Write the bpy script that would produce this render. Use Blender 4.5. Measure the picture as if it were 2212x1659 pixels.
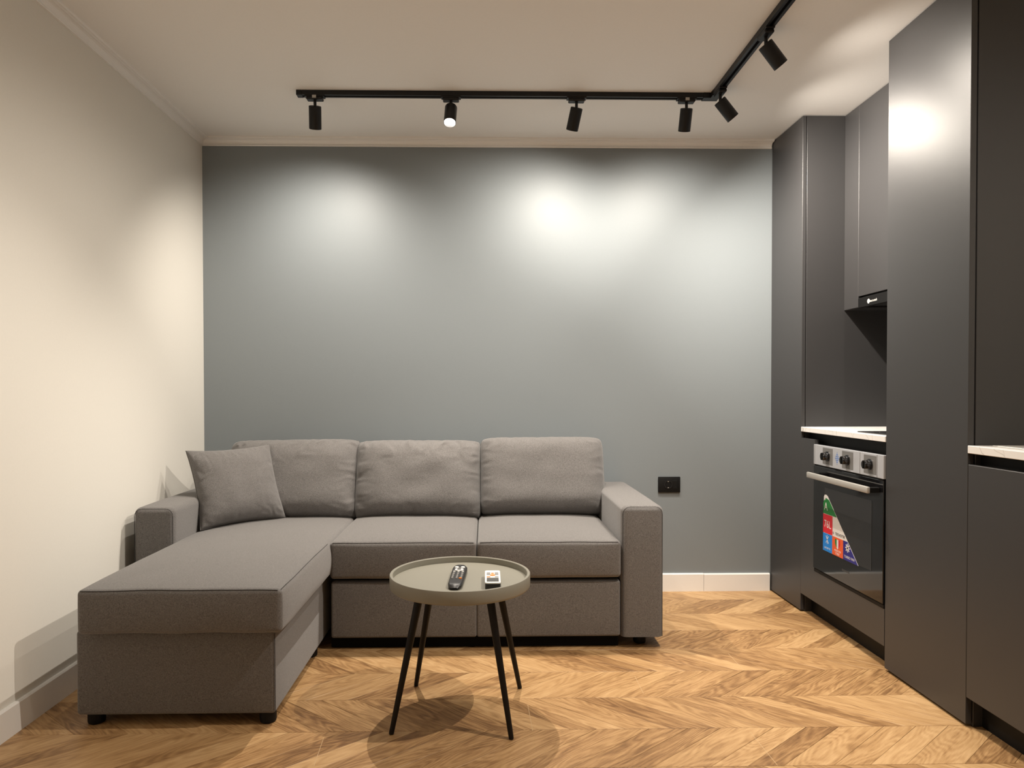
import bpy, bmesh, math, random
from mathutils import Vector, Matrix, noise
random.seed(7)
for o in list(bpy.data.objects):
    bpy.data.objects.remove(o)
S = bpy.context.scene
COL = S.collection
R = math.radians

# ------------------------------------------------------------------ camera
cam = bpy.data.cameras.new('camera'); camo = bpy.data.objects.new('camera', cam); COL.objects.link(camo)
YAW, PITCH, ROLL = R(1.1018), R(-.8742), R(-.0609)
fwd = Vector((math.sin(YAW)*math.cos(PITCH), math.cos(YAW)*math.cos(PITCH), math.sin(PITCH)))
r0 = Vector((math.cos(YAW), -math.sin(YAW), 0)); u0 = r0.cross(fwd)
rr = r0*math.cos(ROLL) + u0*math.sin(ROLL); uu = -r0*math.sin(ROLL) + u0*math.cos(ROLL)
M = Matrix((rr, uu, -fwd)).transposed().to_4x4(); M.translation = (0, 0, 1.088)
camo.matrix_world = M
cam.sensor_width = 36; cam.lens = 1532.75/2212*36
cam.shift_x = 27.18/2212; cam.shift_y = 39.0/2212
cam.clip_start = .05
S.camera = camo

# ------------------------------------------------------------------ world, exposure
w = bpy.data.worlds.new('world'); S.world = w; w.use_nodes = True
w.node_tree.nodes['Background'].inputs[0].default_value = (.02, .02, .025, 1)
w.node_tree.nodes['Background'].inputs[1].default_value = 1
S.view_settings.view_transform = 'Standard'; S.view_settings.look = 'None'
S.view_settings.gamma = 1; S.view_settings.use_curve_mapping = False
S.view_settings.exposure = 1.06
LIGHT = (1.0, .905, .79)
# track spotlights: (adapter x, y, aim, watts, cone degrees, blend, runs along y)
SPOTS = [
    (-.765, 3.20, (-.10, .47, -.88), 25, 138, 1.0, False, 'black track spotlight nearest the free left end of the ceiling track, aimed at the wall'),
    (-.155, 3.20, (-.04, -.46, -.88), 62, 118, .7, False, 'glowing black track spotlight with its lit face turned towards the camera'),
    (.412, 3.20, (-.17, .47, -.88), 30, 148, 1.0, False, 'black track spotlight tilted left, to the right of the glowing one'),
    (.912, 3.20, (.02, .47, -.88), 25, 148, 1.0, False, 'upright black track spotlight just left of the corner of the track'),
    (1.036, 3.13, (.66, .09, -.75), 54, 150, 1.0, True, 'black track spotlight tilted right just past the corner of the track'),
    (1.036, 2.62, (.66, .12, -.74), 22, 165, 1.0, True, 'black track spotlight tilted right high above the tall kitchen cabinet, largest in view'),
    (1.036, 2.10, (-.56, .14, -.81), 56, 110, .5, True, 'black track spotlight turned left, first one beyond the top edge of the photo'),
    (1.036, 1.69, (-.84, .15, -.52), 6, 100, 1.0, True, 'black track spotlight turned left, second one beyond the top edge of the photo'),
    (1.036, 1.00, (.40, .42, -.80), 24, 120, .8, True, 'added black track spotlight for kitchen fill, turned to the sink, third beyond the top edge of the photo'),  # unseen lamp added to lighten the tall cabinet side and base doors
    (1.036, 0.35, (-.30, -.60, -.74), 20, 120, .6, True, 'added black track spotlight for bounce fill, turned to the rear of the room, above the camera'),  # unseen lamp added for general light, bounced off the rear of the room
    (1.036, -.35, (-.40, -.60, -.70), 18, 120, .6, True, 'added black track spotlight for bounce fill, turned to the rear wall, behind the camera'),  # another unseen lamp added to raise the ambient light
    (1.036, -.95, (-.60, -.40, -.70), 18, 120, .6, True, 'added black track spotlight for bounce fill, nearest the rear wall, behind the camera'),  # last of the unseen fill lamps added behind the camera
]

# ------------------------------------------------------------------ room constants
XL, XR, XW, D, H = -1.509, 1.55, 2.13, 3.83, 2.435
YF = -3.2
ZC = 2.396

# ------------------------------------------------------------------ materials
def newmat(name):
    m = bpy.data.materials.new(name); m.use_nodes = True
    nt = m.node_tree; b = nt.nodes['Principled BSDF']
    return m, nt, b
def nd(nt, t, **k):
    n = nt.nodes.new(t)
    for a, v in k.items():
        if a in n.inputs.keys() if isinstance(a, str) else False: n.inputs[a].default_value = v
        else: setattr(n, a, v)
    return n
def simple(name, col, rough=.5, metal=0, spec=.5, bump=0, bscale=200, var=0, coat=0):
    m, nt, b = newmat(name)
    b.inputs['Base Color'].default_value = (*col, 1); b.inputs['Roughness'].default_value = rough
    b.inputs['Metallic'].default_value = metal; b.inputs['Specular IOR Level'].default_value = spec
    b.inputs['Coat Weight'].default_value = coat
    tc = nd(nt, 'ShaderNodeTexCoord')
    nz = nd(nt, 'ShaderNodeTexNoise'); nz.inputs['Scale'].default_value = bscale; nz.inputs['Detail'].default_value = 3
    nt.links.new(tc.outputs['Object'], nz.inputs['Vector'])
    if bump:
        bp = nd(nt, 'ShaderNodeBump'); bp.inputs['Strength'].default_value = bump; bp.inputs['Distance'].default_value = .001
        nt.links.new(nz.outputs['Fac'], bp.inputs['Height']); nt.links.new(bp.outputs['Normal'], b.inputs['Normal'])
    mx = nd(nt, 'ShaderNodeMix', data_type='RGBA')
    v = var or .02
    mx.inputs[6].default_value = (*[c*(1-v) for c in col], 1); mx.inputs[7].default_value = (*[min(1, c*(1+v)) for c in col], 1)
    nt.links.new(nz.outputs['Fac'], mx.inputs[0]); nt.links.new(mx.outputs[2], b.inputs['Base Color'])
    return m
MT = {}
MT['wall_cream'] = simple('wall_cream_paint', (.74, .72, .665), .75, bump=.08, bscale=120, spec=.25)
MT['wall_grey'] = simple('wall_grey_paint', (.222, .248, .263), .5, bump=.07, bscale=140, spec=.35)
MT['ceiling'] = simple('ceiling_paint', (.86, .845, .82), .6, bump=.05, bscale=120, spec=.3)
MT['white'] = simple('white_lacquer', (.86, .845, .82), .4, spec=.4)
MT['cab'] = simple('anthracite_laminate', (.043, .042, .043), .40, bump=.25, bscale=900, spec=.5)
MT['cabdark'] = simple('dark_carcass', (.016, .016, .017), .5)
MT['black'] = simple('black_plastic', (.007, .007, .007), .55, spec=.2)
MT['plinth'] = simple('black_plinth', (.005, .005, .005), .8, spec=.1)
MT['trackblack'] = simple('black_powder_coat', (.008, .008, .009), .45, spec=.35)
MT['glass'] = simple('black_oven_glass', (.006, .006, .007), .06, spec=.6)
MT['window'] = simple('smoked_oven_window', (.022, .022, .023), .08, spec=.6)
MT['steel'] = simple('brushed_steel', (.62, .60, .56), .42, metal=.55)
MT['film'] = simple('silver_panel', (.50, .51, .54), .3, metal=.2, coat=.3)
MT['plate'] = simple('grey_print', (.17, .165, .16), .35)
MT['chrome'] = simple('dark_chrome', (.10, .10, .105), .15, metal=1)
MT['tray'] = simple('tray_taupe_lacquer', (.245, .235, .195), .45, bump=.1, bscale=300)
MT['legs'] = simple('table_leg_black', (.006, .005, .005), .5, spec=.25)
MT['rubber'] = simple('remote_black', (.014, .014, .015), .45)
MT['whiteplastic'] = simple('white_plastic', (.80, .80, .78), .35)
MT['orange'] = simple('orange_plastic', (.85, .25, .04), .4)
MT['lcd'] = simple('lcd_grey', (.10, .105, .105), .2)
MT['greybtn'] = simple('grey_button', (.28, .28, .28), .45)
MT['red'] = simple('sticker_red', (.66, .015, .03), .3)
MT['green'] = simple('sticker_green', (.012, .19, .035), .3)
MT['blue'] = simple('sticker_blue', (.01, .22, .70), .3)
MT['navy'] = simple('sticker_navy', (.022, .018, .21), .3)
MT['sorange'] = simple('sticker_orange', (.78, .11, .025), .3)
MT['stwhite'] = simple('sticker_white', (.74, .72, .70), .3)
MT['stgrey'] = simple('sticker_grey_print', (.16, .15, .15), .4)
MT['stblue2'] = simple('diamond_blue_print', (.12, .22, .48), .4)
MT['label'] = simple('paper_label', (.45, .44, .42), .5)
MT['dimprint'] = simple('dim_print', (.085, .085, .085), .3)
def emis(name, col, st):
    m, nt, b = newmat(name)
    b.inputs['Base Color'].default_value = (.8, .8, .8, 1)
    b.inputs['Emission Color'].default_value = (*col, 1); b.inputs['Emission Strength'].default_value = st
    return m
MT['lens'] = emis('spot_lens_glow', LIGHT, 12)
MT['lens'].cycles.emission_sampling = 'NONE'

def fabric(name, dark, light):
    m, nt, b = newmat(name)
    L = nt.links.new
    tc = nd(nt, 'ShaderNodeTexCoord')
    def stretched(sc, seed):
        mp = nd(nt, 'ShaderNodeMapping'); mp.inputs['Scale'].default_value = sc; mp.inputs['Location'].default_value = (seed, seed*2, seed*3)
        L(tc.outputs['Object'], mp.inputs['Vector'])
        n = nd(nt, 'ShaderNodeTexNoise'); n.inputs['Scale'].default_value = 1; n.inputs['Detail'].default_value = 2; n.inputs['Roughness'].default_value = .6
        L(mp.outputs['Vector'], n.inputs['Vector']); return n.outputs['Fac']
    a = stretched((190, 700, 800), 3.1); c = stretched((760, 700, 190), 7.7); e = stretched((1300, 1300, 1300), 1.3)
    def mth(op, x, y):
        n = nd(nt, 'ShaderNodeMath', operation=op)
        for i, v in enumerate((x, y)):
            if isinstance(v, (int, float)): n.inputs[i].default_value = v
            else: L(v, n.inputs[i])
        return n.outputs[0]
    s = mth('ADD', mth('MULTIPLY', mth('ADD', a, c), .36), mth('MULTIPLY', e, .28))
    rp = nd(nt, 'ShaderNodeValToRGB'); rp.color_ramp.elements[0].position = .36; rp.color_ramp.elements[1].position = .64
    rp.color_ramp.elements[0].color = (*dark, 1); rp.color_ramp.elements[1].color = (*light, 1)
    L(s, rp.inputs[0]); L(rp.outputs[0], b.inputs['Base Color'])
    bp = nd(nt, 'ShaderNodeBump'); bp.inputs['Strength'].default_value = .5; bp.inputs['Distance'].default_value = .0012
    L(s, bp.inputs['Height']); L(bp.outputs['Normal'], b.inputs['Normal'])
    b.inputs['Roughness'].default_value = .9; b.inputs['Specular IOR Level'].default_value = .15
    b.inputs['Sheen Weight'].default_value = .25; b.inputs['Sheen Roughness'].default_value = .5
    return m
MT['fabric'] = fabric('grey_melange_fabric', (.066, .062, .060), (.238, .227, .221))
MT['seam'] = simple('seam_thread', (.035, .032, .031), .9)

def wood():
    m, nt, b = newmat('oak_plank'); L = nt.links.new
    uv = nd(nt, 'ShaderNodeUVMap'); oi = nd(nt, 'ShaderNodeObjectInfo'); at = nd(nt, 'ShaderNodeAttribute', attribute_name='rnd')
    def mth(op, x, y=0.0):
        n = nd(nt, 'ShaderNodeMath', operation=op)
        for i, v in enumerate((x, y)):
            if isinstance(v, (int, float)): n.inputs[i].default_value = v
            else: L(v, n.inputs[i])
        return n.outputs[0]
    rnd = mth('FRACT', mth('ADD', oi.outputs['Random'], at.outputs['Fac']))
    cx = nd(nt, 'ShaderNodeCombineXYZ'); L(mth('MULTIPLY', rnd, 37.0), cx.inputs[0]); L(mth('MULTIPLY', rnd, 91.0), cx.inputs[1]); L(mth('MULTIPLY', rnd, 53.0), cx.inputs[2])
    add = nd(nt, 'ShaderNodeVectorMath', operation='ADD'); L(uv.outputs[0], add.inputs[0]); L(cx.outputs[0], add.inputs[1])
    def nz(scale, sc, det=4, dist=0.0, ro=.6):
        mp = nd(nt, 'ShaderNodeMapping'); mp.inputs['Scale'].default_value = sc; L(add.outputs[0], mp.inputs[0])
        n = nd(nt, 'ShaderNodeTexNoise'); n.inputs['Scale'].default_value = scale; n.inputs['Detail'].default_value = det
        n.inputs['Distortion'].default_value = dist; n.inputs['Roughness'].default_value = ro; L(mp.outputs[0], n.inputs['Vector']); return n.outputs['Fac']
    broad = nz(1, (3.2, 17, 1), 3, 1.2)
    grain = nz(1, (12, 210, 1), 6, .5, .72)
    fine = nz(1, (60, 1000, 1), 3, 0, .7)
    # cathedral rings
    mp = nd(nt, 'ShaderNodeMapping'); mp.inputs['Scale'].default_value = (1.3, 6.5, 1); L(add.outputs[0], mp.inputs[0])
    rn = nd(nt, 'ShaderNodeTexNoise'); rn.inputs['Scale'].default_value = 1.6; rn.inputs['Detail'].default_value = 1.5; L(mp.outputs[0], rn.inputs['Vector'])
    rings = mth('MULTIPLY', mth('ADD', mth('SINE', mth('MULTIPLY', rn.outputs['Fac'], 120.0)), 1.0), .5)
    v = mth('ADD', mth('ADD', mth('MULTIPLY', broad, .40), mth('MULTIPLY', grain, .42)), mth('ADD', mth('MULTIPLY', rings, .09), mth('MULTIPLY', fine, .17)))
    v = mth('ADD', v, mth('MULTIPLY', mth('SUBTRACT', rnd, .5), .22))
    rp = nd(nt, 'ShaderNodeValToRGB'); cr = rp.color_ramp
    cr.elements[0].position = .33; cr.elements[0].color = (.160, .080, .032, 1)
    cr.elements[1].position = .74; cr.elements[1].color = (.575, .372, .186, 1)
    e = cr.elements.new(.46); e.color = (.305, .170, .071, 1)
    e = cr.elements.new(.57); e.color = (.44, .264, .118, 1)
    L(v, rp.inputs[0]); L(rp.outputs[0], b.inputs['Base Color'])
    b.inputs['Roughness'].default_value = .42; b.inputs['Specular IOR Level'].default_value = .4
    bp = nd(nt, 'ShaderNodeBump'); bp.inputs['Strength'].default_value = .12; bp.inputs['Distance'].default_value = .0008
    L(grain, bp.inputs['Height']); L(bp.outputs['Normal'], b.inputs['Normal'])
    return m
MT['wood'] = wood()
MT['joint'] = simple('joint_pale', (.52, .36, .20), .5)
MT['subfloor'] = simple('underlay', (.09, .055, .03), .8)

def marble():
    m, nt, b = newmat('white_marble_laminate'); L = nt.links.new
    tc = nd(nt, 'ShaderNodeTexCoord')
    n1 = nd(nt, 'ShaderNodeTexNoise'); n1.inputs['Scale'].default_value = 6; n1.inputs['Detail'].default_value = 3; L(tc.outputs['Object'], n1.inputs['Vector'])
    mx = nd(nt, 'ShaderNodeMix', data_type='RGBA'); mx.inputs[0].default_value = .12
    L(tc.outputs['Object'], mx.inputs[6]); L(n1.outputs['Color'], mx.inputs[7])
    vo = nd(nt, 'ShaderNodeTexVoronoi', feature='DISTANCE_TO_EDGE'); vo.inputs['Scale'].default_value = 9; L(mx.outputs[2], vo.inputs['Vector'])
    rp = nd(nt, 'ShaderNodeValToRGB'); rp.color_ramp.elements[0].position = .0; rp.color_ramp.elements[0].color = (.55, .52, .48, 1)
    rp.color_ramp.elements[1].position = .010; rp.color_ramp.elements[1].color = (.86, .85, .83, 1)
    L(vo.outputs['Distance'], rp.inputs[0]); L(rp.outputs[0], b.inputs['Base Color'])
    b.inputs['Roughness'].default_value = .35
    return m
MT['marble'] = marble()

# ------------------------------------------------------------------ helpers
ORG = {}
def empty(name, loc):
    o = bpy.data.objects.new(name, None); COL.objects.link(o); o.location = loc; o.empty_display_size = .1
    ORG[o.name] = Vector(loc); return o
def tag(o, label=None, cat=None, group=None, kind=None):
    if label: o['label'] = label
    if cat: o['category'] = cat
    if group: o['group'] = group
    if kind: o['kind'] = kind
    return o
def thing(name, loc, label, cat, group=None):
    return tag(empty(name, loc), label, cat, group)
def obj(name, bm, mat, parent=None, smooth=False, origin=None, label=None):
    """bm is in world coordinates; the mesh is stored relative to its parent (or origin)."""
    org = ORG[parent.name] if parent else Vector(origin or (0, 0, 0))
    loc = Vector(origin) - org if (origin and parent) else (Vector(origin) if origin else Vector((0, 0, 0)))
    base = Vector(origin) if origin else org
    for v in bm.verts: v.co -= base
    bmesh.ops.recalc_face_normals(bm, faces=bm.faces)
    me = bpy.data.meshes.new(name); bm.to_mesh(me); bm.free()
    me.materials.append(MT[mat] if isinstance(mat, str) else mat)
    if smooth:
        for p in me.polygons: p.use_smooth = True
        try: me.set_sharp_from_angle(angle=R(38))
        except Exception: pass
    o = bpy.data.objects.new(name, me); COL.objects.link(o)
    if parent: o.parent = parent
    o.location = loc
    ORG[o.name] = base
    if label: o['label'] = label
    return o
def struct(name, bm, mat, label, cat, smooth=False):
    o = obj(name, bm, mat, None, smooth); return tag(o, label, cat, kind='structure')
def NB(): return bmesh.new()
def box(bm, x0, x1, y0, y1, z0, z1, bev=0, seg=1):
    r = bmesh.ops.create_cube(bm, size=1)
    for v in r['verts']:
        v.co = Vector(((x0+x1)/2 + v.co.x*(x1-x0), (y0+y1)/2 + v.co.y*(y1-y0), (z0+z1)/2 + v.co.z*(z1-z0)))
    if bev:
        es = list({e for v in r['verts'] for e in v.link_edges})
        bmesh.ops.bevel(bm, geom=es, offset=bev, segments=seg, profile=.5, affect='EDGES')
    return bm
def B(*a, **k): return box(NB(), *a, **k)
def frame_of(axis):
    a = Vector(axis).normalized(); t = Vector((0, 0, 1)) if abs(a.z) < .9 else Vector((1, 0, 0))
    u = a.cross(t).normalized(); v = a.cross(u).normalized(); return a, u, v
def lathe(bm, prof, base, axis=(0, 0, 1), seg=32, cap0=True, cap1=True):
    """prof: list of (radius, distance along axis)."""
    a, u, v = frame_of(axis); base = Vector(base); rings = []
    for r, d in prof:
        rings.append([bm.verts.new(base + a*d + (u*math.cos(2*math.pi*i/seg) + v*math.sin(2*math.pi*i/seg))*r) for i in range(seg)])
    for A, C in zip(rings, rings[1:]):
        for i in range(seg): bm.faces.new((A[i], A[(i+1) % seg], C[(i+1) % seg], C[i]))
    if cap0: bm.faces.new(rings[0])
    if cap1: bm.faces.new(rings[-1])
    return bm
def cyl(bm, p0, p1, r0, r1=None, seg=20):
    p0 = Vector(p0); p1 = Vector(p1); d = p1-p0
    return lathe(bm, [(r0, 0), (r1 if r1 is not None else r0, d.length)], p0, d, seg)
def tube(bm, pts, r, seg=6, closed=False):
    pts = [Vector(p) for p in pts]; n = len(pts); rings = []
    for i, p in enumerate(pts):
        q0 = pts[(i-1) % n] if (closed or i > 0) else p; q1 = pts[(i+1) % n] if (closed or i < n-1) else p
        a, u, v = frame_of(q1-q0)
        if i and (u.dot(lu) < 0): u = -u; v = -v
        lu = u
        # keep the frame continuous
        rings.append([bm.verts.new(p + (u*math.cos(2*math.pi*k/seg) + v*math.sin(2*math.pi*k/seg))*r) for k in range(seg)])
    for i in range(n if closed else n-1):
        A = rings[i]; C = rings[(i+1) % n]
        # match nearest starting vertex
        off = min(range(seg), key=lambda k: (A[0].co-C[k].co).length)
        for k in range(seg):
            try: bm.faces.new((A[k], A[(k+1) % seg], C[(k+1+off) % seg], C[(k+off) % seg]))
            except ValueError: pass
    if not closed:
        bm.faces.new(rings[0]); bm.faces.new(rings[-1])
    return bm
def prism(bm, poly, lo, hi, plane):
    """poly in 2-D; plane 'yz' extruded along x, 'xy' along z, 'xz' along y"""
    def P(a, b, c):
        return {'yz': (c, a, b), 'xy': (a, b, c), 'xz': (a, c, b)}[plane]
    A = [bm.verts.new(P(a, b, lo)) for a, b in poly]; C = [bm.verts.new(P(a, b, hi)) for a, b in poly]
    n = len(poly); bm.faces.new(A); bm.faces.new(C)
    for i in range(n): bm.faces.new((A[i], A[(i+1) % n], C[(i+1) % n], C[i]))
    return bm
def text_mesh(txt, size, ext=.0002, sx=1.0):
    cu = bpy.data.curves.new('lettering', 'FONT'); cu.body = txt; cu.size = size; cu.extrude = ext; cu.align_x = 'CENTER'; cu.align_y = 'CENTER'; cu.resolution_u = 3
    to = bpy.data.objects.new('lettering', cu); COL.objects.link(to)
    dg = bpy.context.evaluated_depsgraph_get(); me = bpy.data.meshes.new_from_object(to.evaluated_get(dg))
    bpy.data.objects.remove(to); bpy.data.curves.remove(cu)
    bm = NB(); bm.from_mesh(me); bpy.data.meshes.remove(me)
    for v in bm.verts: v.co.x *= sx
    return bm
def text_on_x(txt, size, x, y, z, sx=1.0, ext=.0002, bold=0):
    """lettering on a plane facing -X"""
    bm = text_mesh(txt, size, ext, sx)
    for v in bm.verts: v.co = Vector((x - v.co.z, y - v.co.x, z + v.co.y))
    return bm

def puffy(bm, x0, x1, y0, y1, z0, z1, r, crown=0.0, front=0.0, n=14, nz=.0, seed=0, side=0.0, rseg=4):
    """upholstered block: rounded box with a crowned top and bulged front"""
    def ax(a, b, cnt):
        L = [a]
        for k in range(1, rseg+1):
            L.append(a + r*(1-math.tan(R(45*(1-k/rseg)))))
        inner = [a+r + (b-a-2*r)*i/cnt for i in range(1, cnt)]
        return L + inner + [a+b-q for q in reversed(L)]
    X, Y, Z = ax(x0, x1, n), ax(y0, y1, n), ax(z0, z1, max(3, n//3))
    lo = Vector((x0+r, y0+r, z0+r)); hi = Vector((x1-r, y1-r, z1-r))
    def grid(A, C, f):
        V = [[bm.verts.new(f(a, c)) for c in C] for a in A]
        for i in range(len(A)-1):
            for j in range(len(C)-1): bm.faces.new((V[i][j], V[i+1][j], V[i+1][j+1], V[i][j+1]))
    grid(X, Y, lambda a, c: (a, c, z0)); grid(X, Y, lambda a, c: (a, c, z1))
    grid(X, Z, lambda a, c: (a, y0, c)); grid(X, Z, lambda a, c: (a, y1, c))
    grid(Y, Z, lambda a, c: (x0, a, c)); grid(Y, Z, lambda a, c: (x1, a, c))
    bmesh.ops.remove_doubles(bm, verts=bm.verts, dist=1e-6)
    for v in bm.verts:
        p = v.co.copy(); q = Vector([min(max(p[i], lo[i]), hi[i]) for i in range(3)]); d = p-q
        if d.length > 1e-9: p = q + d.normalized()*r
        u = (p.x-(x0+x1)/2)/((x1-x0)/2); t = (p.y-(y0+y1)/2)/((y1-y0)/2); s = (p.z-(z0+z1)/2)/((z1-z0)/2)
        if s > 0: p.z += crown*max(0, 1-u**4)*max(0, 1-t**4)*s
        if t < 0: p.y += front*max(0, 1-u**4)*max(0, 1-s**2)*t
        p.x += side*u*max(0, 1-s**2)*max(0, 1-t**6)
        if nz:
            p += Vector((0, 1, 1))*nz*noise.noise(Vector((p.x*6+seed, p.y*6, p.z*6)))
        v.co = p
    return bm
def follow(pts, nz, seed):
    out = []
    for p in pts:
        p = Vector(p); p += Vector((0, 1, 1))*nz*noise.noise(Vector((p.x*6+seed, p.y*6, p.z*6))); out.append(p)
    return out
def rrect(x0, x1, z0, z1, r, n=5, bottom_round=True):
    pts = []
    for cx, cz, a0 in ((x1-r, z1-r, 0), (x0+r, z1-r, 90), (x0+r, z0+r, 180), (x1-r, z0+r, 270)):
        for k in range(n+1):
            a = R(a0+90*k/n); pts.append((cx+r*math.cos(a), cz+r*math.sin(a)))
    return pts

# ================================================================== STRUCTURE
fl = NB(); box(fl, XL-.1, XW+.1, YF, D+.1, -.06, -.008)
floor = struct('floor', fl, 'subfloor', 'honey oak chevron laminate floor', 'floor')
ORG['floor'] = Vector((0, 0, 0))
# chevron planks
ROW0, RD, SL = 3.663, .2336, .275
GAP = .0007
def plank_bm(w, dy, s):
    """parallelogram, top-left corner at the origin, reaching dy towards the camera; s: slant in x from top to bottom"""
    bm = NB(); t = .008
    g = GAP
    P = [(g, 0), (w-g, 0), (w-g+s, -dy), (g+s, -dy)]
    P = [(P[0][0], -g), (P[1][0], -g), (P[2][0], -dy+g), (P[3][0], -dy+g)]
    c = .0007
    cx = sum(p[0] for p in P)/4; cy = -dy/2
    def ins(p): return (p[0]+(c if p[0] < cx+s*(-(p[1])/dy-.5) else -c), p[1]+(c if p[1] < cy else -c))
    T = [bm.verts.new((*ins(p), 0)) for p in P]; E = [bm.verts.new((*p, -c)) for p in P]; Bt = [bm.verts.new((*p, -t)) for p in P]
    bm.faces.new(T)
    for i in range(4):
        j = (i+1) % 4; bm.faces.new((T[i], T[j], E[j], E[i])); bm.faces.new((E[i], E[j], Bt[j], Bt[i]))
    uvl = bm.loops.layers.uv.new('UVMap')
    ang = math.atan2(-dy, s); ca, sa = math.cos(ang), math.sin(ang)
    for f in bm.faces:
        for l in f.loops:
            x, y = l.vert.co.x, l.vert.co.y; l[uvl].uv = (x*ca+y*sa, -x*sa+y*ca)
    return bm
WID = [.088, .106, .126, .148, .172]
cache = {}
rows = []
rows.append((D, ROW0, SL*(D-ROW0)/RD))
y = ROW0; k = 1
while y > YF+.02:
    y2 = max(y-RD, YF+.02); s = SL if k % 2 == 0 else -SL
    rows.append((y, y2, s*(y-y2)/RD)); y = y2; k += 1
XLIM0, XLIM1 = XL+.001, XR+.06
spare = []
cnt = 0
for k, (ya, yb, s) in enumerate(rows):
    visible = ya > 2.0
    x = XLIM0 - abs(s) - random.random()*.1
    while x < XLIM1+.3:
        wd = random.choice(WID)
        xa, xb = min(x, x+s), max(x+wd, x+wd+s)
        inside = xa >= XLIM0 and xb <= XLIM1
        if xb < XLIM0+.01 or xa > XLIM1-.01:
            x += wd; continue
        key = (wd, round(ya-yb, 4), round(s, 4))
        if visible and inside and cnt < 298:
            if key not in cache:
                bm = plank_bm(*key); bmesh.ops.recalc_face_normals(bm, faces=bm.faces)
                me = bpy.data.meshes.new('plank'); bm.to_mesh(me); bm.free(); me.materials.append(MT['wood']); cache[key] = me
            o = bpy.data.objects.new('plank', cache[key]); COL.objects.link(o); o.parent = floor; o.location = (x, ya, 0)
            cnt += 1
        else:
            spare.append((x, ya, key, visible))
        x += wd
def clip_merge(items):
    out = NB(); uvn = out.loops.layers.uv.new('UVMap'); att = out.faces.layers.float.new('rnd')
    for x, ya, key, vis in items:
        bm = plank_bm(*key)
        for v in bm.verts: v.co += Vector((x, ya, 0))
        for lim, nrm in ((XLIM0, (-1, 0, 0)), (XLIM1, (1, 0, 0))):
            g = list(bm.verts)+list(bm.edges)+list(bm.faces)
            bmesh.ops.bisect_plane(bm, geom=g, plane_co=(lim, 0, 0), plane_no=nrm, clear_outer=True)
        rv = random.random(); uvl = bm.loops.layers.uv.active; mp = {}
        for v in bm.verts: mp[v] = out.verts.new(v.co)
        for f in bm.faces:
            nf = out.faces.new([mp[v] for v in f.verts]); nf[att] = rv
            for l, m in zip(f.loops, nf.loops): m[uvn].uv = l[uvl].uv
        bm.free()
    return out
# planks cut at the walls, in view: each its own object
for it in [q for q in spare if q[3]]:
    bm = clip_merge([it])
    if not bm.faces: bm.free(); continue
    me = bpy.data.meshes.new('plank'); bmesh.ops.recalc_face_normals(bm, faces=bm.faces); bm.to_mesh(me); bm.free(); me.materials.append(MT['wood'])
    o = bpy.data.objects.new('plank', me); COL.objects.link(o); o.parent = floor; cnt += 1
bm = clip_merge([q for q in spare if not q[3]])
me = bpy.data.meshes.new('plank_field'); bmesh.ops.recalc_face_normals(bm, faces=bm.faces); bm.to_mesh(me); bm.free(); me.materials.append(MT['wood'])
o = bpy.data.objects.new('plank_field', me); COL.objects.link(o); o.parent = floor; o['kind'] = 'stuff'
# pale end joints of the laminate boards
for (xa, ya, xb, yb) in [(1.0032, 2.9072, 1.0031, 2.7266), (0.5673, 2.6821, 0.5658, 2.5246), (0.8413, 2.2333, 0.8462, 2.0292), (1.4989, 2.486, 1.4924, 2.3644), (0.1442, 2.4426, 0.1487, 2.2532), (-0.5108, 2.2245, -0.5004, 2.0543)]:
    d = Vector((xb-xa, yb-ya, 0)).normalized(); nrm = Vector((-d.y, d.x, 0))*.0008
    bm = NB(); P = [Vector((xa, ya, 0))+nrm, Vector((xb, yb, 0))+nrm, Vector((xb, yb, 0))-nrm, Vector((xa, ya, 0))-nrm]
    prism(bm, [(p.x, p.y) for p in P], -.002, .0003, 'xy'); obj('board_joint', bm, 'joint', floor)

struct('ceiling', B(XL-.1, XW+.1, YF-.1, D+.1, H, H+.1), 'ceiling', 'warm white painted ceiling', 'ceiling')
wb = struct('wall_back', B(XL-.1, XW+.1, D, D+.1, -.06, H), 'wall_grey', 'blue grey painted wall behind the sofa', 'wall')
struct('wall_left', B(XL-.1, XL, YF, D, -.06, H), 'wall_cream', 'cream painted wall beside the chaise', 'wall')
wr = struct('wall_right', B(XW, XW+.1, YF, D, -.06, H), 'wall_cream', 'cream painted wall behind the kitchen units', 'wall')
struct('wall_front', B(XL-.1, XW+.1, YF-.1, YF, -.06, H), 'wall_cream', 'cream painted wall behind the camera', 'wall')
# cornice
PROF = [(0, ZC), (.009, ZC), (.0105, ZC+.0025), (.0095, ZC+.0055), (.0055, ZC+.0065), (.0065, ZC+.009), (.009, ZC+.015), (.0125, ZC+.0205), (.0175, ZC+.0255), (.0245, ZC+.0285),
        (.029, ZC+.0295), (.0295, ZC+.0265), (.0345, ZC+.0268), (.0365, ZC+.0295), (.0385, ZC+.0315), (.0385, ZC+.0285), (.0445, ZC+.029), (.046, ZC+.033), (.046, H), (0, H)]
def cornice(bm, fa, fb):
    A = [bm.verts.new(fa(d, z)) for d, z in PROF]; C = [bm.verts.new(fb(d, z)) for d, z in PROF]
    n = len(PROF); bm.faces.new(A); bm.faces.new(C)
    for i in range(n): bm.faces.new((A[i], A[(i+1) % n], C[(i+1) % n], C[i]))
    return bm
struct('trim_1', cornice(NB(), lambda d, z: (XL+d, D-d, z), lambda d, z: (XR-.004, D-d, z)), 'white', 'white cove cornice along the top of the grey wall', 'cornice')
struct('trim_2', cornice(NB(), lambda d, z: (XL+d, YF, z), lambda d, z: (XL+d, D-d, z)), 'white', 'white cove cornice along the top of the cream wall', 'cornice')
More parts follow.
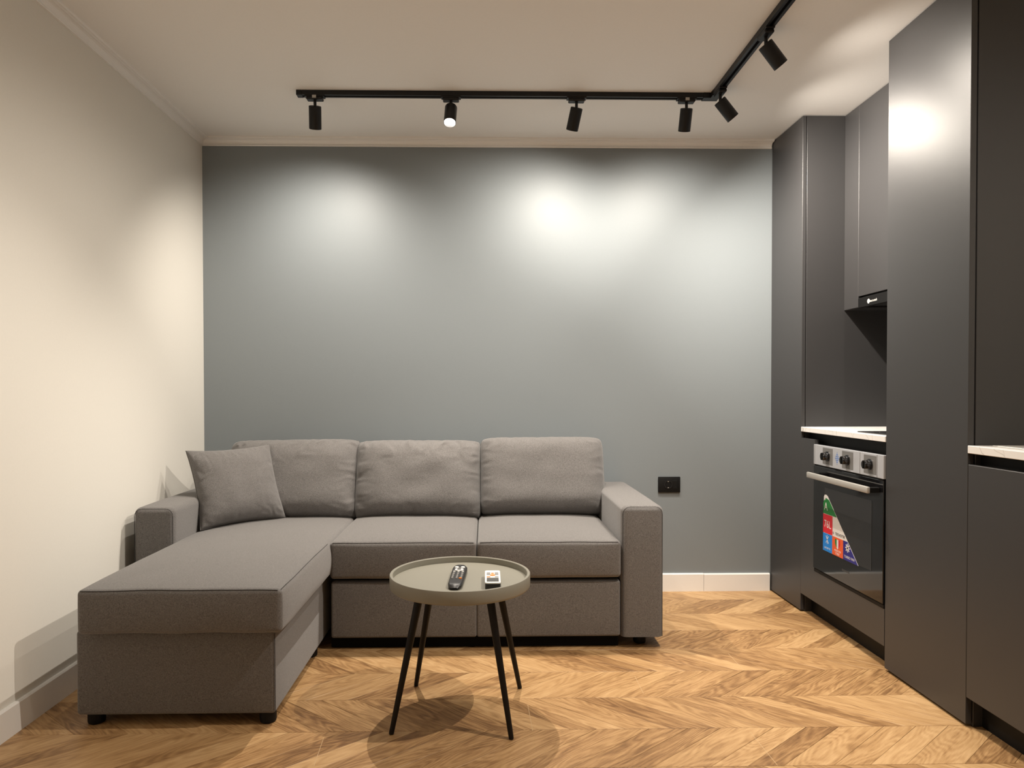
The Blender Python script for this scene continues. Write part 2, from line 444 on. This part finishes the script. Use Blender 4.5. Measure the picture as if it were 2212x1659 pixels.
# baseboards
def skirting(bm, along, a, b, hb=.097, t=.013):
    pr = [(0, 0), (t, 0), (t, hb-.005), (t-.004, hb), (0, hb)]
    def P(d, z, s): return (s, D-d, z) if along == 'x' else (XL+d, s, z)
    A = [bm.verts.new(P(d, z, a)) for d, z in pr]; C = [bm.verts.new(P(d, z, b)) for d, z in pr]
    n = len(pr); bm.faces.new(A); bm.faces.new(C)
    for i in range(n): bm.faces.new((A[i], A[(i+1) % n], C[(i+1) % n], C[i]))
    return bm
bb = struct('baseboard_back', skirting(NB(), 'x', XL+.013, 1.182), 'white', 'white skirting board at the foot of the grey wall', 'baseboard')
obj('board', skirting(NB(), 'x', 1.1835, 1.544, .0955, .0137), 'white', bb)
struct('baseboard_left', skirting(NB(), 'y', YF, D), 'white', 'white skirting board at the foot of the cream wall', 'baseboard')

# ================================================================== SOFA
FB = 'fabric'
sofa = thing('corner_sofa', (-.35, 3.1, 0), 'grey fabric corner sofa with chaise on the left', 'sofa')
AF, AZ = 2.968, .604
def arm(x0, x1, inner):
    bm = puffy(NB(), x0, x1, AF, 3.79, .020, AZ, .026, crown=.004, front=.006, n=10)
    g = list(bm.verts)+list(bm.edges)+list(bm.faces)
    cut = bmesh.ops.bisect_plane(bm, geom=g, plane_co=(0, 0, .050), plane_no=(0, 0, -1), clear_outer=True)['geom_cut']
    bmesh.ops.contextual_create(bm, geom=[e for e in cut if isinstance(e, bmesh.types.BMEdge)])
    a = obj('armrest', bm, FB, sofa, True)
    pts = [(x, AF+.0015, z) for x, z in rrect(x0+.006, x1-.006, .053, AZ-.004, .03) if z > .09]
    pts = [(x1-.006, AF+.0015, .053)] + pts + [(x0+.006, AF+.0015, .053)]
    obj('seam', tube(NB(), pts, .0014, 5), 'seam', a, True)
arm(.571, .750, -1); arm(-1.466, -1.297, 1)
obj('backrest', puffy(NB(), -1.295, .569, 3.70, 3.80, .05, .66, .03, n=10), FB, sofa, True)
# seats and pull-out drawer
ST = .458
for x0, x1, sd in ((-.652, -.040, 1), (-.037, .568, 2)):
    s_ = obj('seat_cushion', puffy(NB(), x0, x1, 2.958, 3.70, .303, ST, .017, crown=.020, front=.008, n=16, nz=.002, seed=sd*9), FB, sofa, True)
    pts = follow([(x0+.012+(x1-x0-.024)*i/24, 2.9622, ST-.0040+.0012*math.sin(math.pi*i/24)**.5) for i in range(25)], .002, sd*9)
    obj('seam', tube(NB(), pts, .0013, 5), 'seam', s_, True)
obj('drawer_front', puffy(NB(), -.650, -.0395, 2.972, 3.02, .052, .288, .010, front=.002, n=6, rseg=3), FB, sofa, True)
obj('drawer_front', puffy(NB(), -.0385, .567, 2.972, 3.02, .052, .288, .010, front=.002, n=6, rseg=3), FB, sofa, True)
obj('base_frame', B(-.652, .568, 3.022, 3.70, .052, .302), 'black', sofa)
obj('plinth', B(-.655, .565, 3.005, 3.72, .003, .0515), 'plinth', sofa)
# chaise
CX0, CX1 = -1.318, -.668
cb = obj('chaise_base', puffy(NB(), CX0-.012, -.688, 2.312, 3.70, .036, .312, .012, n=10, front=.003, rseg=3), FB, sofa, True)
pts = [(-.6885, 2.3135, .04+.26*i/6) for i in range(7)]
obj('seam', tube(NB(), pts, .0011, 5), 'seam', cb, True)
def chaise_bm():
    bm = puffy(NB(), -1.305, -.655, 2.272, 3.70, .312, .456, .017, crown=.022, front=.006, n=22, nz=.003, seed=31, side=.012)
    return bm
cc = obj('chaise_cushion', chaise_bm(), FB, sofa, True)
path = follow([(-1.293+.626*i/24, 2.2762, .4520+.0010*math.sin(math.pi*i/24)**.5) for i in range(25)], .003, 31)
obj('seam', tube(NB(), path, .0013, 5), 'seam', cc, True)
path = follow([(-.6590, 2.285+.67*i/24, .4522+.0010*math.sin(math.pi*i/40)**.5) for i in range(25)], .003, 31)
obj('seam', tube(NB(), path, .0011, 5), 'seam', cc, True)
def foot(x, y, h=.038, r=.027):
    obj('foot', lathe(NB(), [(r-.005, 0), (r-.001, .003), (r, .008), (r, h)], (x, y, 0), seg=24), 'black', sofa, True)
for x, y in ((-1.283, 2.348), (-.720, 2.343), (-.722, 2.92), (-1.29, 2.92)): foot(x, y)
foot(.665, 3.05, .05); foot(.665, 3.70, .05)

def cushion(name, W, Hh, T, xf, parent=None, nu=84, nv=66, seed=0, pinch=.03, box_p=5.0, wr=.010, top_folds=1.0, ear=.0, expo=.46, crn=.05):
    """stuffed cushion: local x across, y up, z towards the viewer; seam around the rim"""
    bm = NB(); rng = random.Random(seed)
    def coords(n):
        return [math.sin(math.pi/2*(-1+2*i/n))*.35 + (-1+2*i/n)*.65 for i in range(n+1)]
    U, V = coords(nu), coords(nv)
    def surf(u, v, sgn):
        ex = 1-pinch*(1-v*v)+ear*(v*v*v*v)*.5
        ey = 1-pinch*(1-u*u)+ear*(u*u*u*u)*.5
        x = u*W/2*ex; y = v*Hh/2*ey
        prof = max(0, (1-abs(u)**box_p))*max(0, (1-abs(v)**box_p))
        z = T/2*prof**expo
        cr = 1-crn*(abs(u)**7)*(abs(v)**7)
        x *= cr; y *= cr
        # folds fan out from the rim
        du = 1-abs(u); dv = 1-abs(v)
        f = 0
        ft = math.exp(-dv/.20)
        n1 = noise.noise(Vector((u*W*15 + 2.2*noise.noise(Vector((u*4, v*4, seed))), v*1.3, seed*1.7+sgn)))
        f += ft*n1*(top_folds if v > 0 else .55)
        fs = math.exp(-du/.12)
        n2 = noise.noise(Vector((u*1.5, v*Hh*20 + 2*noise.noise(Vector((v*4, u*4, seed+9))), seed*2.3+sgn+5)))
        f += fs*n2*.9
        f += .35*noise.noise(Vector((u*2.2+seed, v*2.2, sgn*3)))
        edge = min(1, min(du, dv)*10)
        z += wr*f*edge
        y -= .012*(prof**.5)*(v > .3)*abs(noise.noise(Vector((u*7, seed, 1))))
        return Vector((x, y, z*sgn))
    for sgn in (1, -1):
        G = [[bm.verts.new(xf(surf(u, v, sgn))) for v in V] for u in U]
        for i in range(nu):
            for j in range(nv): bm.faces.new((G[i][j], G[i+1][j], G[i+1][j+1], G[i][j+1]))
    bmesh.ops.remove_doubles(bm, verts=bm.verts, dist=1e-5)
    rim = []
    for i in range(40): rim.append((-1+2*i/40, 1))
    for i in range(30): rim.append((1, 1-2*i/30))
    for i in range(40): rim.append((1-2*i/40, -1))
    for i in range(30): rim.append((-1, -1+2*i/30))
    rp = [xf(surf(u, v, 1)) for u, v in rim]
    return bm, rp
def place(center, right, up):
    x = Vector(right).normalized(); y = Vector(up); y = (y - x*y.dot(x)).normalized(); z = x.cross(y); c = Vector(center)
    return lambda p: c + x*p.x + y*p.y + z*p.z
def add_cushion(name, parent, W, Hh, T, center, right, up, **k):
    bm, rp = cushion(name, W, Hh, T, place(center, right, up), **k)
    o = obj(name, bm, FB, parent, True)
    obj('seam', tube(NB(), rp, .0022, 5, True), FB, o, True)
    return o
UPV = (0, .30, .95)
add_cushion('back_cushion', sofa, .662, .412, .265, (-.968, 3.612, .640), (1, .01, .012), UPV, seed=3, pinch=.012, wr=.022, box_p=4.2, top_folds=1.5)
add_cushion('back_cushion', sofa, .638, .405, .265, (-.340, 3.602, .640), (1, 0, 0), UPV, seed=11, pinch=.012, wr=.023, top_folds=1.6, box_p=4.2)
add_cushion('back_cushion', sofa, .634, .398, .255, (.286, 3.608, .655), (1, -.005, .004), UPV, seed=23, pinch=.004, wr=.014, box_p=5.5, top_folds=.8)

# loose cushion in the corner
pil = thing('throw_pillow', (-1.15, 3.33, .47), 'small square grey fabric pillow propped in the corner of the sofa', 'pillow')
TL, TR, BL, BR = Vector((-1.392, 3.315, .812)), Vector((-1.066, 3.51, .828)), Vector((-1.275, 3.185, .468)), Vector((-.975, 3.47, .470))
cen = (TL+TR+BL+BR)/4 + Vector((0, 0, .004))
def pill_xf(Wp, Hp):
    nrm = ((TR-TL)+(BR-BL)).cross((TL-BL)+(TR-BR)).normalized()
    def f(p):
        u = p.x/Wp+.5; v = p.y/Hp+.5
        return BL*(1-u)*(1-v) + BR*u*(1-v) + TL*(1-u)*v + TR*u*v + nrm*p.z
    return f
bm, rp = cushion('pillow_cover', .40, .38, .185, pill_xf(.40, .38), seed=41, pinch=.075, box_p=2.6, wr=.016, nu=70, nv=66, crn=0)
pc = obj('pillow_cover', bm, FB, pil, True)
obj('seam', tube(NB(), rp, .0022, 5, True), FB, pc, True)

# ================================================================== COFFEE TABLE
TX, TY, RZ, TR_ = -.088, 2.413, .471, .2385
tab = thing('side_table', (TX, TY, 0), 'round taupe tray table on four slanted black legs', 'table')
obj('tray', lathe(NB(), [(.205, RZ-.045), (TR_-.004, RZ-.0445), (TR_-.001, RZ-.042), (TR_, RZ-.038), (TR_, RZ-.002), (TR_-.0015, RZ), (TR_-.009, RZ), (TR_-.0105, RZ-.0015), (TR_-.0105, RZ-.021)],
    (TX, TY, 0), seg=96), 'tray', tab, True)
for fx, fy in ((-.3016, 2.2417), (-.2594, 2.6111), (.0788, 2.2015), (.1235, 2.5811)):
    f = Vector((fx, fy, 0)); c = Vector((TX, TY, 0)); t = c + (f-c)*.60; t.z = RZ-.045
    d = (t-f).normalized()
    lg = obj('leg', lathe(NB(), [(.0068, 0), (.0080, .004), (.0135, (t-f).length)], f, t-f, 20), 'legs', tab, True)
    obj('mounting_plate', B(t.x-.022, t.x+.022, t.y-.022, t.y+.022, RZ-.049, RZ-.0447, bev=.001), 'legs', tab)
# remotes
ZT = RZ-.0208
def remote_tv():
    t = thing('remote_control', (-.095, 2.40, ZT), 'long black television remote lying on the tray', 'remote')
    a = Vector((.012, .262, 0)); L = .252; cx, cy = -.0955, 2.392
    ux = a.normalized(); rx = Vector((ux.y, -ux.x, 0))
    def P(s, q, z): return Vector((cx, cy, ZT)) + ux*s + rx*q + Vector((0, 0, z))
    n = 26; half = []
    for i in range(n+1):
        s = -L/2+L*i/n; f = abs(s)/(L/2)
        wdt = .0245*(1-max(0, f-.75)**2*7.5) + .0025*(s/L)
        half.append((s, max(wdt, .008)))
    bm = NB(); rings = []
    for s, wd in half:
        zt = .0195 + .003*(s/L) - (.010*max(0, (-s-L*.40)/(L*.1))**2 if s < -L*.40 else 0)
        prof = [(-wd*.8, 0), (-wd, .006), (-wd, zt-.005), (-wd+.004, zt-.0005), (0, zt), (wd-.004, zt-.0005), (wd, zt-.005), (wd, .006), (wd*.8, 0)]
        rings.append([bm.verts.new(P(s, q, z)) for q, z in prof])
    for A, C in zip(rings, rings[1:]):
        for i in range(len(A)-1): bm.faces.new((A[i], A[i+1], C[i+1], C[i]))
        bm.faces.new((A[-1], A[0], C[0], C[-1]))
    bm.faces.new(rings[0]); bm.faces.new(rings[-1])
    body = obj('body', bm, 'rubber', t, True)
    def top(s): return .0195+.003*(s/L)
    def btn(s, q, rs, rq, mat, name='button', h=.002, seg=14):
        b = NB(); A = []; C = []
        for i in range(seg):
            an = 2*math.pi*i/seg; A.append(b.verts.new(P(s+rs*math.sin(an), q+rq*math.cos(an), top(s)-.002))); C.append(b.verts.new(P(s+rs*math.sin(an)*.9, q+rq*math.cos(an)*.9, top(s)+h)))
        b.faces.new(C)
        for i in range(seg): b.faces.new((A[i], A[(i+1) % seg], C[(i+1) % seg], C[i]))
        obj(name, b, mat, t, True)
    btn(.088, -.0105, .010, .0075, 'whiteplastic', 'rocker_button'); btn(.088, .0105, .010, .0075, 'whiteplastic', 'rocker_button')
    btn(.058, 0, .0165, .0165, 'whiteplastic', 'ring_button'); btn(.058, 0, .008, .008, 'rubber', 'ok_button', .0032)
    for j, s in enumerate((.032, .020, .008, -.004, -.016, -.028, -.040, -.052)):
        for q in (-.0145, 0, .0145):
            if j == 0: btn(s, q, .0038, .0042, 'whiteplastic', h=.0025)
            elif j == 7 and q == .0145: btn(s, q-.002, .004, .0055, 'orange', h=.0025)
            else: btn(s, q, .0030, .0036, 'greybtn' if (j % 2) else 'label', h=.0025)
remote_tv()
def remote_ac():
    t = thing('remote_control', (.02, 2.35, ZT), 'small white faced remote with orange button and dark sides on the tray', 'remote')
    x0, x1, y0, y1 = -.0035, .0475, 2.270, 2.428
    def slab(z0, z1, ins, r=.009):
        b = NB(); prism(b, rrect(x0+ins, x1-ins, y0+ins, y1-ins, r), z0, z1, 'xy'); return b
    obj('body', slab(ZT, ZT+.019, .0005), 'rubber', t); obj('face', slab(ZT+.019, ZT+.0225, 0), 'whiteplastic', t)
    z = ZT+.0225
    obj('screen', B(x0+.006, x1-.006, y0+.014, y0+.060, z-.001, z+.0008), 'lcd', t)
    obj('button', B(x0+.006, x0+.018, y0+.098, y0+.128, z-.001, z+.0012), 'greybtn', t)
    obj('button', B(x1-.018, x1-.006, y0+.098, y0+.128, z-.001, z+.0012), 'greybtn', t)
    obj('button', B(x0+.021, x1-.021, y0+.112, y0+.122, z-.001, z+.0012), 'orange', t)
    obj('button', lathe(NB(), [(.0095, 0), (.0088, .0018)], (.022, y0+.094, z-.0005), seg=18), 'orange', t, True)
    obj('button', B(x0+.006, x0+.018, y0+.068, y0+.076, z-.001, z+.0012), 'orange', t)
    obj('button', B(x1-.018, x1-.006, y0+.068, y0+.076, z-.001, z+.0012), 'greybtn', t)
remote_ac()

# ================================================================== KITCHEN
Y1, Y2, Y3 = 3.455, 2.718, 2.250        # near faces of tall cabinet, oven unit, fridge unit
BEV = .0012
# tall narrow cabinet against the grey wall
t = thing('tall_cabinet', (1.7, 3.64, 0), 'narrow floor to ceiling anthracite cabinet against the grey wall', 'cabinet')
obj('door', B(XR, XR+.018, Y1, D-.004, .008, H-.004, bev=BEV), 'cab', t)
obj('side_panel', B(XR+.0215, XW, Y1, Y1+.018, .0, H-.004, bev=BEV), 'cab', t)
obj('body', B(XR+.022, XW-.001, Y1+.019, D-.002, .0, H-.006), 'cabdark', t)
# upper cabinet with filler
UX = 1.7577
t = thing('wall_cabinet', (1.94, 3.09, 1.48), 'anthracite wall cabinet above the cooker hood', 'cabinet')
obj('filler_panel', B(UX, UX+.018, 3.3235, Y1-.001, 1.4817, H-.004, bev=BEV), 'cab', t)
obj('door', B(UX, UX+.018, 2.742, 3.3222, 1.532, H-.004, bev=BEV), 'cab', t)
obj('body', B(UX+.0185, XW-.001, 2.738, Y1-.002, 1.560, H-.006), 'cabdark', t)
obj('bottom_panel', B(UX+.0185, XW-.001, 3.324, Y1-.002, 1.4817, 1.4997), 'cabdark', t)
t = thing('cooker_hood', (1.94, 3.03, 1.478), 'slim black built-in cooker hood under the wall cabinet', 'cooker hood')
obj('front_strip', B(UX-.002, UX+.02, 2.742, 3.320, 1.4784, 1.5236, bev=BEV), 'black', t)
obj('body', B(UX+.02, XW-.002, 2.742, 3.320, 1.490, 1.558), 'cabdark', t)
obj('grease_filter', B(UX+.05, XW-.06, 2.77, 3.10, 1.486, 1.4898), 'steel', t)
lg = obj('logo', lathe(NB(), [(.0105, 0), (.0105, .0006)], (UX-.0018, 3.2275, 1.4995), (-1, 0, 0), 24), 'whiteplastic', t, True)
obj('logo_slot', B(UX-.0028, UX-.0023, 3.2262, 3.2288, 1.494, 1.505), 'black', lg)
obj('lettering', text_on_x('tecnotek', .0165, UX-.0022, 3.186, 1.499, 1.0), 'whiteplastic', t)
# worktop over the oven, hob
tag(obj('worktop', B(XR-.002, XW-.001, Y2+.001, Y1-.001, .889, .912, bev=.0015), 'marble', None, origin=(1.84, 3.09, .889)), 'white veined worktop over the built-in oven', 'worktop')
t = thing('hob', (1.86, 2.86, .912), 'black glass hob set in the worktop above the oven', 'hob')
obj('glass', B(1.585, 2.09, 2.722, 2.995, .912, .9165, bev=.001), 'glass', t)
for hx, hy in ((1.70, 2.86), (1.95, 2.86)):
    obj('cooking_zone', lathe(NB(), [(.085, 0), (.085, .0003), (.082, .0003), (.082, 0)], (hx, hy, .9165), seg=40, cap0=False, cap1=False), 'dimprint', t)
# base unit round the oven
t = thing('oven_cabinet', (1.84, 3.09, 0), 'anthracite base cabinet surrounding the built-in oven', 'cabinet')
OY0, OY1, OZ0, OZ1 = 2.722, 3.309, .240, .837
obj('front_panel', prism(NB(), [(Y2+.002, .093), (Y1-.002, .093), (Y1-.002, .858), (OY1+.002, .858), (OY1+.002, OZ0-.002), (Y2+.002, OZ0-.002)], XR, XR+.018, 'yz'), 'cab', t)
obj('grip_channel', B(XR+.042, XR+.06, Y2+.001, Y1-.001, .82, .888), 'black', t)
obj('grip_channel_base', B(XR+.0185, XR+.042, OY1+.002, Y1-.001, .835, .840), 'black', t)
obj('plinth', B(XR+.055, XR+.07, Y2+.001, Y1-.001, 0, .10), 'black', t)
obj('body', B(XR+.5, XW-.001, Y2+.001, Y1-.001, .1, .885), 'cabdark', t)
# oven
t = thing('oven', (1.80, 3.015, .24), 'black built-in oven with steel handle and colourful sticker', 'oven')
obj('body', B(XR+.0, XR+.48, OY0+.012, OY1-.012, OZ0+.01, OZ1-.01), 'black', t)
FX = XR-.006
cp = obj('control_panel', B(FX, XR+.012, OY0, OY1, .7445, OZ1, bev=.0015), 'film', t)
for ky, w_ in ((3.172, .046), (2.996, .046), (2.819, .046)):
    obj('knob_plate', B(FX-.0008, FX+.0005, ky-w_, ky+w_, .755, .829), 'plate', cp)
def knob(y, z):
    k_ = obj('knob', lathe(NB(), [(.0225, 0), (.0225, .004), (.018, .0055), (.0175, .024), (.0165, .027), (.0, .0272)], (FX-.0008, y, z), (-1, 0, 0), 28, cap1=False), 'chrome', t, True)
    obj('knob_grip', B(FX-.031, FX-.026, y-.0045, y+.0045, z-.016, z+.016, bev=.001), 'black', k_)
for ky in (3.172, 2.996, 2.819): knob(ky, .792)
for fy in (3.298, 2.895, 2.7675):
    obj('film_edge', B(FX-.0006, FX+.0003, fy-.0012, fy+.0012, .746, .835), 'plate', cp)
dm = NB()
for i in range(-3, 4):
    for j in range(-3, 4):
        if abs(i)+abs(j) <= 3:
            yc, zc = 3.086+i*.0052, .7915+j*.0082
            prism(dm, [(yc-.0022, zc), (yc, zc-.0036), (yc+.0022, zc), (yc, zc+.0036)], FX-.0006, FX+.0002, 'yz')
obj('diamond_print', dm, 'stblue2', cp)
dr = obj('oven_door', B(FX, XR+.014, OY0, OY1, OZ0+.016, .7385, bev=.002), 'glass', t)
obj('lower_trim', B(XR-.002, XR+.012, OY0, OY1, OZ0, OZ0+.013, bev=.001), 'black', t)
obj('door_window', B(FX-.0008, FX+.001, 2.803, 3.197, .366, .648), 'window', dr)
for yy, z0, z1 in ((3.085, .59, .645), (3.0855, .545, .57)): pass
hb = NB(); box(hb, FX-.054, FX-.040, 2.742, 3.268, .686, .712, bev=.004, seg=2)
obj('handle', hb, 'steel', t, True)
for yy in (2.756, 3.254): obj('handle_mount', B(FX-.042, FX+.0, yy-.011, yy+.011, .689, .709, bev=.002), 'black', t)
obj('lettering', text_on_x('tecnotek', .0165, FX-.0008, 3.006, .3145, 1.0), 'dimprint', t)
# door sticker
SXp = FX-.0012
def sp(name, poly, mat, par, lift=0): return obj(name, prism(NB(), poly, SXp-.0005-lift, SXp-lift, 'yz'), mat, par)
sl, sb = 3.208, .362
def hyp(z): return 2.900 + (3.172-2.900)*(z-sb)/(.617-sb)
stk = sp('sticker', [(sl, sb), (hyp(sb), sb), (hyp(.610), .610), (3.178, .617), (3.194, .616), (3.202, .606)], 'stwhite', t)
def shp(nm, poly, mat): return sp(nm, poly, mat, stk, .0006)
g = .002
shp('sticker_panel', [(sl-.001, .531), (hyp(.531)+g, .531), (hyp(.596)+g, .596), (3.183, .603), (3.190, .590), (3.196, .594), (3.206, .578)], 'green')
shp('sticker_panel', [(sl-.001, .444), (3.1205, .444), (3.1205, .529), (sl-.001, .529)], 'red')
shp('sticker_panel', [(sl-.0005, sb), (3.1225, sb), (3.1225, .442), (sl-.001, .442)], 'blue')
shp('sticker_panel', [(3.121, sb), (3.0255, sb), (3.0255, .443), (3.121, .443)], 'sorange')
shp('sticker_panel', [(3.0245, sb), (hyp(sb)+g, sb), (hyp(.443)+g, .443), (3.0245, .443)], 'navy')
TXs = SXp-.0012
def st_text(s, size, y, z, mat, sx=1.0): obj('lettering', text_on_x(s, size, TXs, y, z, sx), mat, stk)
st_text('A', .050, 3.181, .5625, 'stwhite', .95)
st_text('76L', .048, 3.1645, .484, 'stwhite', .90)
st_text('TECNOTEK', .0165, 3.052, .458, 'stgrey', 1.0)
obj('print_mark', lathe(NB(), [(.0052, 0), (.0052, .0004), (.0032, .0004), (.0032, 0)], (SXp-.0008, 3.1125, .458), (-1, 0, 0), 18, False, False), 'stgrey', stk)
st_text('CATALYTIC', .0115, 3.165, .377, 'stwhite', .95)
st_text('MADE IN', .0140, 3.073, .384, 'stwhite', 1.0); st_text('ITALY', .0140, 3.073, .371, 'stwhite', 1.0)
st_text('TURBO FAN', .0155, 2.972, .377, 'stwhite', 1.0)
# burst, arrows and shield
def bar(yc, zc, ang, ln, wd, mat):
    d = Vector((math.cos(ang), math.sin(ang))); n = Vector((-d.y, d.x)); c = Vector((yc, zc))
    P = [c-d*ln-n*wd, c+d*ln-n*wd, c+d*ln+n*wd, c-d*ln+n*wd]
    obj('print_mark', prism(NB(), [(p.x, p.y) for p in P], TXs-.0003, TXs+.0002, 'yz'), mat, stk)
for i in range(4): bar(2.987, .417, math.pi*i/4, .019, .0026, 'stwhite')
for a_ in (math.pi*.5, math.pi*.30, math.pi*.70): bar(3.167, .416, a_, .020, .0014, 'stwhite')
shield = [(-1, .95), (0, .8), (1, .95), (1.0, .1), (.65, -.5), (0, -1), (-.65, -.5), (-1.0, .1)]
for a_, b_, mt in ((-1, -.34, 'red'), (-.34, .34, 'stwhite'), (.34, 1, 'green')):
    def lim(x):  # shield outline sampled
        return (.95-.15*(1-abs(x)), -1+.5*abs(x)/.65 if abs(x) < .65 else -.5+(abs(x)-.65)/.35*.6)
    xs = [a_+(b_-a_)*i/4 for i in range(5)]
    poly = [(x, lim(x)[0]) for x in xs]+[(x, lim(x)[1]) for x in reversed(xs)]
    obj('print_mark', prism(NB(), [(3.073+x*.022, .415+z*.023) for x, z in poly], TXs-.0003, TXs+.0002, 'yz'), mt, stk)
# tall fridge unit
t = thing('tall_cabinet', (1.84, 2.48, 0), 'wide floor to ceiling anthracite cabinet standing between the two worktops', 'cabinet')
obj('door', B(XR, XR+.020, Y3, Y2-.0015, .010, H-.004, bev=BEV), 'cab', t)
obj('side_panel', B(XR+.0245, XW-.001, Y3, Y3+.018, 0, H-.004, bev=BEV), 'cab', t)
obj('side_panel', B(XR+.0245, XW-.001, Y2-.0185, Y2-.0005, 0, H-.004, bev=BEV), 'cab', t)
obj('body', B(XR+.028, XW-.001, Y3+.0185, Y2-.019, .0, H-.006), 'cabdark', t)
# second base unit and worktop
Y4 = 1.05
tag(obj('worktop', B(XR-.002, XW-.001, Y4, Y3-.001, .887, .912, bev=.0015), 'marble', None, origin=(1.84, 1.65, .887)), 'white veined worktop at the right edge of the photo', 'worktop')
t = thing('sink', (1.85, 1.85, .912), 'flat steel sink rim in the worktop at the right edge of the photo', 'sink')
rim = NB(); box(rim, 1.590, 2.08, 1.45, 2.195, .912, .9165, bev=.0012); obj('rim', rim, 'steel', t)
obj('tap_body', tube(NB(), [(2.03, 1.8, .9165), (2.03, 1.8, 1.12), (2.02, 1.8, 1.16), (1.98, 1.8, 1.19), (1.92, 1.8, 1.19), (1.87, 1.8, 1.16)], .012, 12), 'black', t, True)
t = thing('base_cabinet', (1.84, 1.65, 0), 'anthracite base cabinet under the worktop at the right edge of the photo', 'cabinet')
for a_, b_ in ((1.652, Y3-.0015), (Y4, 1.649)):
    obj('door', B(XR, XR+.018, a_, b_, .098, .851, bev=.0016), 'cab', t)
obj('grip_channel', B(XR+.042, XR+.06, Y4, Y3-.001, .82, .886), 'black', t)
obj('grip_channel_base', B(XR+.0185, XR+.042, Y4, Y3-.001, .835, .840), 'black', t)
obj('plinth', B(XR+.055, XR+.07, Y4, Y3-.001, 0, .10), 'black', t)
obj('body', B(XR+.075, XW-.001, Y4, Y3-.001, .1, .885), 'cabdark', t)
# backsplash cladding
obj('backsplash_panel', B(XW-.012, XW-.0005, Y2+.002, Y1-.002, .9125, 1.48), 'cab', wr)

# ================================================================== SOCKET
t = thing('wall_socket', (.9945, D, .58), 'black wall socket on the grey wall right of the sofa', 'socket')
obj('cover_plate', B(.9345, 1.0545, D-.010, D-.0003, .538, .623, bev=.003, seg=2), 'black', t, True)
obj('outlet', lathe(NB(), [(.0215, 0), (.0215, .003), (.019, .003), (.0185, -.006), (.0, -.006)], (.988, D-.0095, .581), (0, -1, 0), 32, cap1=False), 'rubber', t, True)
for dx in (-.0095, .0095): obj('pin_hole', cyl(NB(), (.988+dx, D-.0042, .581), (.988+dx, D-.0035, .581), .0024), 'trackblack', t)
for dz in (-.0165, .0165): obj('earth_clip', B(.985, .991, D-.012, D-.004, .581+dz-.0015, .581+dz+.0015), 'steel', t)
obj('blank_module', B(1.014, 1.035, D-.0112, D-.009, .559, .603, bev=.0006), 'black', t)

# ================================================================== TRACK LIGHTING
ZT0 = H-.0215
trk = thing('light_track', (1.0, 3.2, H), 'black L shaped ceiling light track', 'light track')
def rail(name, x0, x1, y0, y1, along):
    bm = NB()
    if along == 'x':
        box(bm, x0, x1, y0, y0+.012, ZT0, H-.0005, bev=.001); box(bm, x0, x1, y1-.012, y1, ZT0, H-.0005, bev=.001); box(bm, x0, x1, y0+.012, y1-.012, H-.008, H-.0005)
    else:
        box(bm, x0, x0+.012, y0, y1, ZT0, H-.0005, bev=.001); box(bm, x1-.012, x1, y0, y1, ZT0, H-.0005, bev=.001); box(bm, x0+.012, x1-.012, y0, y1, H-.008, H-.0005)
    obj(name, bm, 'trackblack', trk)
TYC = 3.222
rail('rail', -.82, .985, TYC-.018, TYC+.018, 'x')
rail('rail', 1.036-.018, 1.036+.018, -1.2, TYC-.05, 'y')
obj('corner_connector', prism(NB(), [(.985, TYC-.019), (1.017, TYC-.019), (1.017, TYC-.05), (1.055, TYC-.05), (1.055, TYC+.019), (.985, TYC+.019)], ZT0-.003, H-.0005, 'xy'), 'trackblack', trk)
obj('end_cap', B(-.845, -.82, TYC-.0185, TYC+.0185, ZT0-.001, H-.0005, bev=.001), 'trackblack', trk)

def spotlight(x, y, aim, watts, cone, blend, alongy, label, lab):
    if not alongy: y = TYC
    t = thing('track_spotlight', (x, y, ZT0), label, 'spotlight', 'spotlights on the ceiling track')
    def bx_(l, wd, z0, z1, b=.001):
        return B(x-wd, x+wd, y-l, y+l, z0, z1, bev=b) if alongy else B(x-l, x+l, y-wd, y+wd, z0, z1, bev=b)
    ad = obj('adapter', bx_(.044, .0165, ZT0-.006, ZT0-.0002), 'trackblack', t)
    obj('adapter_housing', bx_(.036, .0175, ZT0-.019, ZT0-.006, .003), 'trackblack', t)
    if lab: obj('paper_label', B(x-.009, x+.009, y-.0181, y-.0176, ZT0-.014, ZT0-.001), 'label', t)
    a = Vector(aim).normalized()
    J = Vector((x, y, ZT0-.050))
    obj('stem', cyl(NB(), (x, y, ZT0-.019), J, .0065), 'trackblack', t, True)
    st = J - a*.006; rad, ln = .0275, .098
    obj('body', lathe(NB(), [(rad-.004, 0), (rad-.001, .0008), (rad, .003), (rad, ln-.001), (rad-.0008, ln), (rad-.002, ln), (rad-.0025, ln-.010)], st, a, 36, cap1=False), 'trackblack', t, True)
    obj('lens', lathe(NB(), [(.0, 0), (rad-.0026, 0), (rad-.0026, .0008)], st+a*(ln-.0115), a, 32, cap0=False, cap1=True), 'lens', t)
    L = bpy.data.lights.new('bulb', 'SPOT'); L.energy = watts; L.color = LIGHT; L.spot_size = R(cone); L.spot_blend = blend; L.shadow_soft_size = .007
    lo = bpy.data.objects.new('bulb', L); COL.objects.link(lo)
    lo.parent = t
    q = a.to_track_quat('-Z', 'Y'); lo.rotation_euler = q.to_euler(); lo.location = st + a*(ln-.004) - Vector((x, y, ZT0))
for i, sp_ in enumerate(SPOTS): spotlight(*sp_, lab=i in (0, 3))
